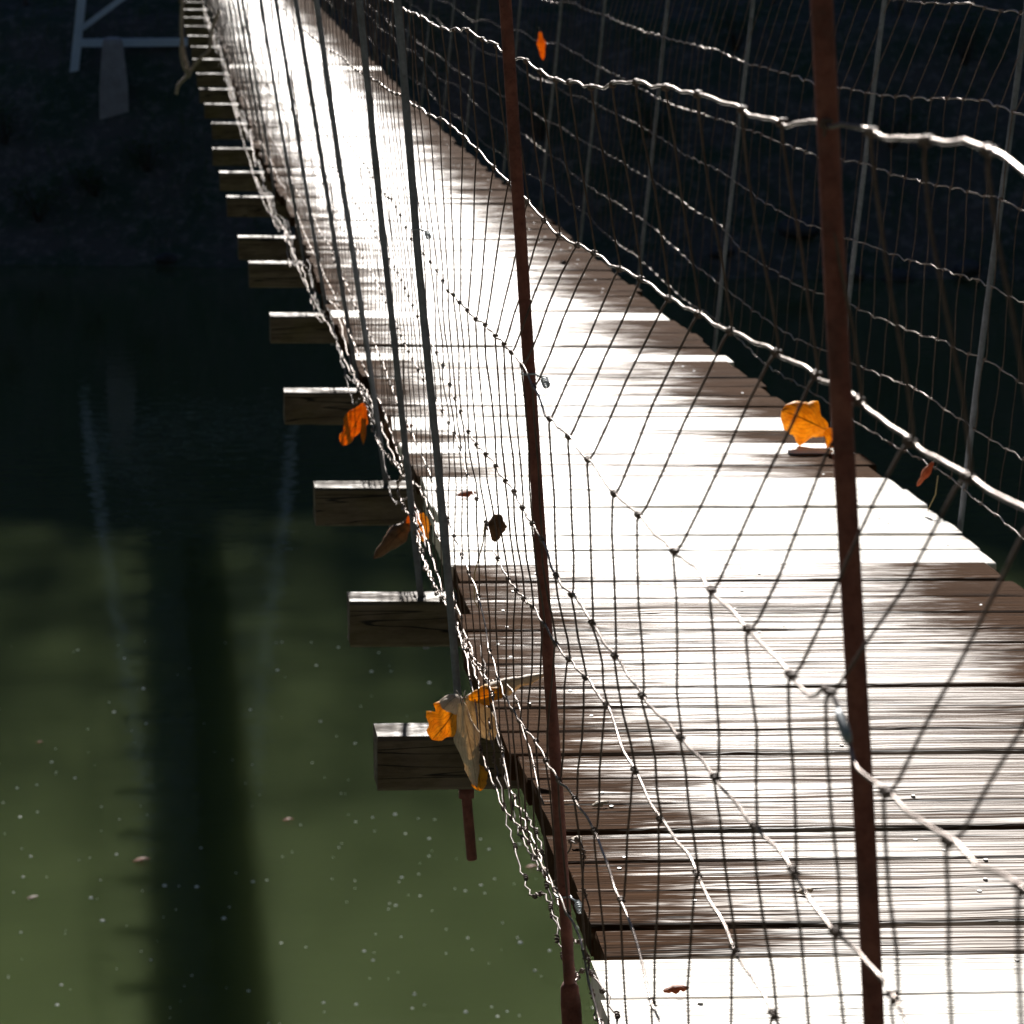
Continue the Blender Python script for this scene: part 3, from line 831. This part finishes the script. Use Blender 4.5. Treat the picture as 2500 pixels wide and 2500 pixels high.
# ------------------------------------------------------------------ leaves
def leaf(name, base, tip, width, m, label, face=(0, -1, 0.1), roll=0.6, bend=0.25, lobes=3, stem=0.02, twist=0.0, cat='leaf', group=None):
    base, tip = Vector(base), Vector(tip)
    L = (tip - base).length
    d = (tip - base).normalized()
    nrm = Vector(face); nrm = (nrm - d * nrm.dot(d)).normalized()
    s = d.cross(nrm).normalized()
    nu, nv = 13, 19
    seed = random.uniform(0, 99)
    V = []; UV = []
    for j in range(nv):
        t = j / (nv - 1)
        env = (math.sin(math.pi * min(1, t * 0.97 + 0.03)) ** 0.65)
        lob = 1.0 + 0.16 * math.cos(2 * math.pi * lobes * t + 1.0) + 0.28 * mnoise.noise(Vector((t * 9, seed, 0)))
        for i in range(nu):
            u = -1 + 2 * i / (nu - 1)
            jag = 1 + (0.13 * mnoise.noise(Vector((t * 30, seed + (5 if u < 0 else 9), 2))) if abs(u) > 0.8 else 0)
            hw = width * 0.5 * env * lob * jag
            a = roll * u * (0.5 + 0.5 * t) + twist * (t - 0.5)
            off = s * (hw * u * math.cos(a * 0.8)) + nrm * (-hw * abs(u) * math.sin(abs(a)) * (1.0) )
            zb = bend * L * math.sin(math.pi * t * 0.9)
            crinkle = 0.035 * width * mnoise.noise(Vector((u * 3, t * 5, seed))) + 0.03 * width * math.sin(t * 22 - abs(u) * 6) * abs(u)
            V.append(base + d * (L * t) + off + nrm * (zb + crinkle) - base)
            UV.append((u, t, 0))
    F = [(j * nu + i, j * nu + i + 1, (j + 1) * nu + i + 1, (j + 1) * nu + i) for j in range(nv - 1) for i in range(nu - 1)]
    mb = MB(); mb.add(V, F, True)
    o = mb.build(name, m)
    at = o.data.attributes.new('leafuv', 'FLOAT_VECTOR', 'POINT')
    at.data.foreach_set('vector', np.array(UV, np.float32).ravel())
    sol = o.modifiers.new('thickness', 'SOLIDIFY'); sol.thickness = 0.0005
    o.location = base
    tag(o, label, cat, group)
    if stem:
        mb = MB()
        q = [Vector((0, 0, 0)) + d * 0.004, -d * stem * 0.5 + nrm * 0.002, -d * stem + s * stem * 0.2]
        mb.tube([tuple(p) for p in q], 0.0009, 5)
        mb.build('petiole', VINE, o)
    return o
def P(x, y, z): return (x, y, CAM_Z + z)
GL = 'dead leaves caught in the wire fences'
leaf('dead_leaf', P(.424, 4.55, -1.243), P(.446, 4.56, -1.372), 0.042, LEAF_TAN, 'large pale tan curled leaf hanging down in front of the nearest cross beam', (0.1, -1, 0.15), 1.0, 0.10, 2, group=GL)
leaf('dead_leaf', P(.428, 4.62, -1.262), P(.388, 4.63, -1.318), 0.062, LEAF_AMBER, 'bright amber backlit leaf sticking out left above the nearest cross beam', (0.2, -1, 0.3), 0.5, 0.18, 3, group=GL)
leaf('dead_leaf', P(.432, 4.63, -1.255), P(.402, 4.60, -1.268), 0.040, LEAF_TAN, 'small grey tan leaf folded over the top of the bright amber leaf', (0.1, -0.6, 0.8), 0.9, 0.3, 1, 0, group=GL)
leaf('dead_leaf', P(.440, 4.66, -1.266), P(.561, 4.66, -1.233), 0.036, LEAF_TAN, 'long rolled tan leaf reaching right from the fence over the planks', (0.0, -0.8, 0.6), 1.5, 0.10, 2, group=GL)
leaf('dead_leaf', P(.444, 4.645, -1.262), P(.500, 4.645, -1.254), 0.030, LEAF_AMBER, 'yellow leaf lying along the long rolled tan leaf', (0.0, -0.9, 0.2), 0.8, 0.15, 2, 0, group=GL)
leaf('dead_leaf', P(.446, 4.66, -1.264), P(.482, 4.66, -1.330), 0.045, LEAF_TAN, 'rounded pale leaf behind the wires at the end of the nearest cross beam', (-0.2, -1, 0.3), 0.8, 0.25, 1, 0, group=GL)
leaf('dead_leaf', P(.448, 4.555, -1.338), P(.452, 4.56, -1.378), 0.030, LEAF_AMBER, 'amber scrap at the lower tip of the large hanging tan leaf', (0.1, -1, 0), 0.5, 0.1, 2, 0, group=GL)
leaf('dead_leaf', P(.530, 8.30, -1.469), P(.469, 8.30, -1.577), 0.058, LEAF_ORANGE, 'vivid orange leaf hanging off the fence beside the fourth cross beam', (0.2, -1, 0.2), 0.6, 0.12, 2, group=GL)
leaf('dead_leaf', P(.523, 8.25, -1.465), P(.520, 8.25, -1.566), 0.024, LEAF_ORANGE, 'narrow rolled orange leaf hanging just right of the vivid orange leaf', (0.2, -1, 0.2), 1.2, 0.1, 1, group=GL)
leaf('dead_leaf', P(.504, 6.40, -1.366), P(.422, 6.40, -1.446), 0.045, LEAF_BROWN, 'curled brown leaf with an orange tip poking out left between two cross beams', (0.2, -1, 0.4), 1.1, 0.2, 2, group=GL)
leaf('dead_leaf', P(.515, 6.35, -1.345), P(.521, 6.35, -1.405), 0.030, LEAF_AMBER, 'small yellow leaf standing just right of the curled brown leaf', (0.3, -1, 0.1), 0.6, 0.1, 2, 0, group=GL)
leaf('dead_leaf', P(.500, 6.40, -1.340), P(.510, 6.38, -1.400), 0.032, LEAF_ORANGE, 'rusty orange leaf between the curled brown leaf and the small yellow leaf', (0.3, -1, 0.1), 0.8, 0.1, 2, 0, group=GL)
leaf('dead_leaf', P(.472, 4.50, -0.958), P(.467, 4.50, -0.997), 0.032, LEAF_BROWN, 'crumpled dark brown leaf caught mid mesh in front of the pale planks', (0.1, -1, 0.1), 1.0, 0.25, 2, 0.012, group=GL)
leaf('dead_leaf', P(1.575, 7.55, -1.424), P(1.463, 7.55, -1.372), 0.100, LEAF_AMBER, 'big golden yellow leaf standing on the right edge of the deck', (-0.1, -1, 0.35), 0.6, 0.16, 2, group=GL)
leaf('dead_leaf', P(1.549, 7.45, -1.402), P(1.600, 7.45, -1.446), 0.050, LEAF_AMBER, 'smaller yellow leaf partly hidden behind the thick red rod', (-0.1, -1, 0.2), 0.4, 0.1, 2, 0, group=GL)
leaf('dead_leaf', P(1.626, 6.70, -1.334), P(1.592, 6.70, -1.386), 0.022, LEAF_RED, 'little shrivelled red brown leaf hanging in the right fence', (-0.1, -1, 0.2), 1.2, 0.2, 2, group=GL)
leaf('dead_leaf', P(1.519, 12.9, -0.825), P(1.532, 12.9, -0.935), 0.034, LEAF_ORANGE, 'single orange leaf hanging high in the right fence against the dark hill', (-0.1, -1, 0.1), 0.8, 0.15, 2, group=GL)
leaf('dead_leaf', P(.548, 7.70, -1.392), P(.541, 7.70, -1.458), 0.024, LEAF_BROWN, 'small dark curled leaf on the left fence just right of the orange leaves', (0.1, -1, 0.1), 1.3, 0.2, 2, 0, group=GL)
GD = 'leaf scraps lying on the deck planks'
def deck_leaf(x, y, L, w, m, label, ang=0.4):
    z = deck_z(y, x) + 0.006
    leaf('fallen_leaf', (x, y, z), (x + L * math.cos(ang), y + L * math.sin(ang), z + 0.002), w, m, label, (0, -0.35, 1), 0.6, 0.14, 2, 0, group=GD)
deck_leaf(0.629, 6.84, 0.045, 0.026, LEAF_RED, 'reddish leaf lying on the wide band of pale planks beside the left fence', 0.2)
deck_leaf(0.566, 3.572, 0.030, 0.016, LEAF_RED, 'dark red leaf stuck in the gap between the two nearest pale planks', 0.05)
deck_leaf(0.588, 4.36, 0.026, 0.013, LEAF_TAN, 'whitish leaf chip on the dark planks just right of the red rod', 0.3)
deck_leaf(0.794, 3.94, 0.022, 0.014, LEAF_TAN, 'pale tan scrap lying near the knotty plank close to the camera', 0.1)
deck_leaf(0.539, 4.18, 0.022, 0.016, LEAF_TAN, 'curled grey scrap at the left plank ends by the red rod', 1.0)
deck_leaf(0.588, 7.78, 0.03, 0.02, LEAF_RED, 'small rust coloured leaf on a pale plank beside the left fence, farther away', 0.6)

mb = MB()
mb.tube([(0.470, 4.66, CAM_Z - 1.00), (0.466, 4.65, CAM_Z - 1.03), (0.452, 4.64, CAM_Z - 1.075), (0.452, 4.64, CAM_Z - 1.115), (0.460, 4.64, CAM_Z - 1.13)], [0.0012, 0.0011, 0.001, 0.0009, 0.0004], 5)
tag(mb.build('grass_stem', STRAW), 'thin straw coloured grass stem dangling below the crumpled brown leaf', 'stem')
mb = MB()
mb.tube([(1.632, 6.68, CAM_Z - 1.36), (1.628, 6.68, CAM_Z - 1.40), (1.614, 6.68, CAM_Z - 1.43), (1.606, 6.68, CAM_Z - 1.455)], [0.0014, 0.0013, 0.001, 0.0005], 5)
tag(mb.build('grass_stem', STRAW), 'short yellow grass stem beside the shrivelled red brown leaf', 'stem')

vine = MB()
def curve(pts, n=8):
    A = np.array(pts, float); t = np.linspace(0, len(A) - 1, len(A) * n)
    B = np.stack([np.interp(t, range(len(A)), A[:, c]) for c in range(3)], 1)
    for _ in range(3):
        C = B.copy(); C[2:-2] = (B[:-4] + B[1:-3] + B[2:-2] + B[3:-1] + B[4:]) / 5; B = C
    return B
vine.tube(curve([P(.25, 22, -.95), P(.242, 22, -1.077), P(.227, 22, -1.184), P(.214, 22, -1.397), P(.233, 22, -1.558), P(.258, 22, -1.625), P(.243, 22, -1.692), P(.189, 22, -1.732), P(.174, 22, -1.80)]), 0.012, 7)
vine.tube(curve([P(.255, 22.0, -1.69), P(.285, 22.02, -1.625), P(.340, 22, -1.558), P(.395, 22, -1.519), P(.410, 22, -1.425), P(.425, 22, -1.345), P(.47, 22, -1.25)]), 0.012, 7)
vine.tube(curve([P(.216, 21.98, -1.42), P(.205, 21.97, -1.52), P(.222, 21.98, -1.62), P(.258, 22, -1.672)]), 0.009, 6)
tag(vine.build('dry_vine', VINE), 'dry grey vine looping down outside the left fence at the far end of the deck', 'vine')

# ------------------------------------------------------------------ far bank plants and rocks
def ground_point(x, y): return Vector((x, y, bank_z(x, y)))
def shrub(x, y, r, h, label):
    root = empty('shrub', ground_point(x, y))
    tag(root, label, 'shrub', 'shrubs on the far bank')
    mb = MB()
    tips = []
    for k in range(9):
        a = random.uniform(0, 6.28); q = random.uniform(0.3, 0.9)
        e = np.array([math.cos(a) * r * q, math.sin(a) * r * q, h * random.uniform(0.6, 1.0)])
        tips.append(e)
        mb.tube([(0, 0, -0.1), e * 0.5 + np.array([0, 0, h * 0.12]), e], [0.02, 0.013, 0.005], 5)
    mb.build('stem', BARK, root)
    lf = MB()
    for k in range(700):
        e = tips[random.randrange(9)] * random.uniform(0.45, 1.05) + rng.normal(0, r * 0.16, 3)
        if e[2] < 0.03: continue
        u = rng.normal(0, 1, 3); u /= np.linalg.norm(u); w = np.cross(u, rng.normal(0, 1, 3)); w /= np.linalg.norm(w)
        L = random.uniform(0.04, 0.09)
        lf.add([e, e + u * L * 0.5 + w * L * 0.25, e + u * L, e + u * L * 0.5 - w * L * 0.25], [(0, 1, 2, 3)])
    lf.build('foliage', SHRUB, root)
for x, y, r, h, lb in [
    (-2.6, 76.6, 0.9, 1.0, 'dark green shrub at the left end of the far bank, below the tower leg'),
    (-1.3, 76.9, 0.7, 0.8, 'dark green shrub in front of the concrete pier'),
    (-0.1, 77.2, 0.8, 0.9, 'dark green shrub between the concrete pier and the end of the bridge'),
    (-3.4, 78.6, 0.9, 1.1, 'dark shrub high on the bank left of the tower'),
    (9.0, 76.0, 0.9, 1.1, 'dark shrub on the bank seen through the right fence, nearest the deck'),
    (11.5, 75.0, 1.0, 1.2, 'broad dark shrub mid bank behind the right fence'),
    (13.6, 76.5, 0.9, 1.3, 'tall dark shrub up the slope behind the thick red rod'),
    (16.8, 74.0, 1.0, 1.1, 'dark shrub above the grey rocks on the right bank'),
    (18.8, 75.4, 1.1, 1.4, 'dark shrub at the right end of the visible bank')]:
    shrub(x, y, r, h, lb)

def rock(x, y, r, label):
    mb = MB()
    V = []; F = []
    nu, nv = 14, 9
    sd = random.uniform(0, 50)
    for j in range(nv):
        th = math.pi * j / (nv - 1)
        for i in range(nu):
            a = 2 * math.pi * i / nu
            d = Vector((math.sin(th) * math.cos(a), math.sin(th) * math.sin(a), math.cos(th)))
            k = 1 + 0.38 * mnoise.noise(d * 1.4 + Vector((sd, 0, 0))) + 0.15 * mnoise.noise(d * 4 + Vector((sd, 0, 0)))
            V.append((d.x * r * 1.3 * k, d.y * r * k, d.z * r * 0.75 * k))
    for j in range(nv - 1):
        for i in range(nu):
            F.append((j * nu + i, (j + 1) * nu + i, (j + 1) * nu + (i + 1) % nu, j * nu + (i + 1) % nu))
    mb.add(V, F, True)
    o = mb.build('rock', ROCK)
    g = ground_point(x, y); o.location = (g.x, g.y, max(g.z, -0.05) + r * 0.25)
    tag(o, label, 'rock', 'rocks along the far waterline')
for x, y, r, lb in [(14.4, 72.4, 0.34, 'large leaning grey rock at the waterline left of the thick red rod'),
                    (15.3, 71.2, 0.22, 'small pale rock at the water edge just right of the thick red rod'),
                    (16.3, 70.9, 0.26, 'bluish rock half in the water right of the thick red rod'),
                    (12.6, 72.2, 0.20, 'small dark rock at the waterline nearest the deck on the right'),
                    (17.9, 71.0, 0.24, 'grey rock on the waterline at the right edge of the view'),
                    (0.3, 75.0, 0.18, 'small rock at the waterline left of the bridge')]:
    rock(x, y, r, lb)

def sapling(x, y, h, label):
    root = empty('bare_sapling', ground_point(x, y))
    tag(root, label, 'tree', 'bare saplings on the far slope')
    sd = random.uniform(0, 99)
    def tp(s): return np.array([0.5 * mnoise.noise(Vector((s * 1.2, sd, 0))) * s, 0.3 * mnoise.noise(Vector((s * 1.2, sd, 4))) * s, h * s - 0.2 * (1 - s)])
    mb = MB(); mb.tube([tp(s) for s in np.linspace(0, 1, 14)], np.linspace(0.07, 0.012, 14), 7)
    mb.build('trunk', BARK, root)
    cr = MB()
    for k in range(16):
        s = random.uniform(0.25, 0.95); a = random.uniform(0, 6.28); L = h * random.uniform(0.15, 0.35) * (1.2 - s)
        b = tp(s); e = b + np.array([math.cos(a) * L, math.sin(a) * L, L * random.uniform(0.5, 1.1)])
        m_ = (b + e) / 2 + np.array([0, 0, -0.06 * L])
        cr.tube([b, m_, e], [0.022, 0.014, 0.004], 5)
        for q in range(3):
            c = b + (e - b) * random.uniform(0.4, 0.95); d = rng.normal(0, 1, 3) * L * 0.25; d[2] = abs(d[2])
            cr.tube([c, c + d], [0.008, 0.002], 4)
    cr.build('crown', BARK, root)
for x, y, h, lb in [(10.4, 79.5, 4.5, 'thin bare sapling on the slope nearest the deck, behind the right fence'),
                    (14.9, 78.6, 5.0, 'thin bare sapling directly behind the thick red rod, up the slope'),
                    (17.6, 77.0, 4.5, 'leaning bare sapling on the slope right of the thick red rod'),
                    (-3.0, 83.0, 5.0, 'thin bare sapling on the slope behind the left tower leg')]:
    sapling(x, y, h, lb)

gb = MB()
for k in range(5200):
    x = random.uniform(-5, 23); y = waterline(x) + random.uniform(0.1, 9.5)
    if mnoise.noise(Vector((x * 0.6, y * 0.6, 2))) < -0.05: continue
    g = np.array(ground_point(x, y)); h = random.uniform(0.12, 0.4); a = random.uniform(0, 6.28)
    d = np.array([math.cos(a), math.sin(a), 0]); ln = np.array([random.gauss(0, .3), random.gauss(0, .3), 1]) * h
    gb.add([g - d * 0.012, g + d * 0.012, g + ln * 0.6 + d * 0.008, g + ln], [(0, 1, 2, 3)])
tag(gb.build('bank_grass', GRASS), 'dark tufts of grass over the far bank', 'grass', kind='stuff')

# ------------------------------------------------------------------ floating bits on the river
fb = MB()
for k in range(420):
    y = 24.0 + 16 * random.random() ** 1.6
    x = random.uniform(-0.09 * y, 0.145 * y)
    r = random.choice((0.006, 0.008, 0.010, 0.012, 0.018)) * random.uniform(0.7, 1.3)
    V = [(x, y, r * 0.8)]; F = []
    for j, th in enumerate((0.5, 1.0, 1.5)):
        for i in range(8):
            a = i * math.pi / 4
            V.append((x + r * math.sin(th) * math.cos(a), y + r * math.sin(th) * math.sin(a), r * 0.8 * math.cos(th) - 0.001))
    for i in range(8): F.append((0, 1 + i, 1 + (i + 1) % 8))
    for j in range(2):
        for i in range(8):
            F.append((1 + j * 8 + i, 9 + j * 8 + i, 9 + j * 8 + (i + 1) % 8, 1 + j * 8 + (i + 1) % 8))
    fb.add(V, F, True)
tag(fb.build('floating_bubbles', FOAM), 'tiny bright bubbles and specks drifting on the green water', 'bubbles', kind='stuff')
GW = 'leaves floating on the river'
def water_leaf(x, y, L, w, m, label, ang):
    leaf('floating_leaf', (x, y, 0.012), (x + L * math.cos(ang), y + L * math.sin(ang), 0.018), w, m, label, (0, 0, 1), 0.4, 0.15, 2, 0, group=GW)
water_leaf(-0.33, 31.05, 0.17, 0.10, LEAF_RED, 'orange brown leaf floating inside the dark bridge shadow', 0.2)
water_leaf(1.18, 32.24, 0.11, 0.07, LEAF_RED, 'orange brown leaf floating right of the dark bridge shadow', 0.1)
water_leaf(-1.32, 30.01, 0.11, 0.08, LEAF_BROWN, 'dark brown leaf floating near the left edge of the river view', 0.4)
water_leaf(-1.40, 35.41, 0.07, 0.05, LEAF_RED, 'small reddish leaf floating farthest from the camera, left of the shadow', 0.2)
water_leaf(3.46, 30.44, 0.12, 0.08, LEAF_RED, 'faint reddish leaf floating close beside the plank ends', 0.1)
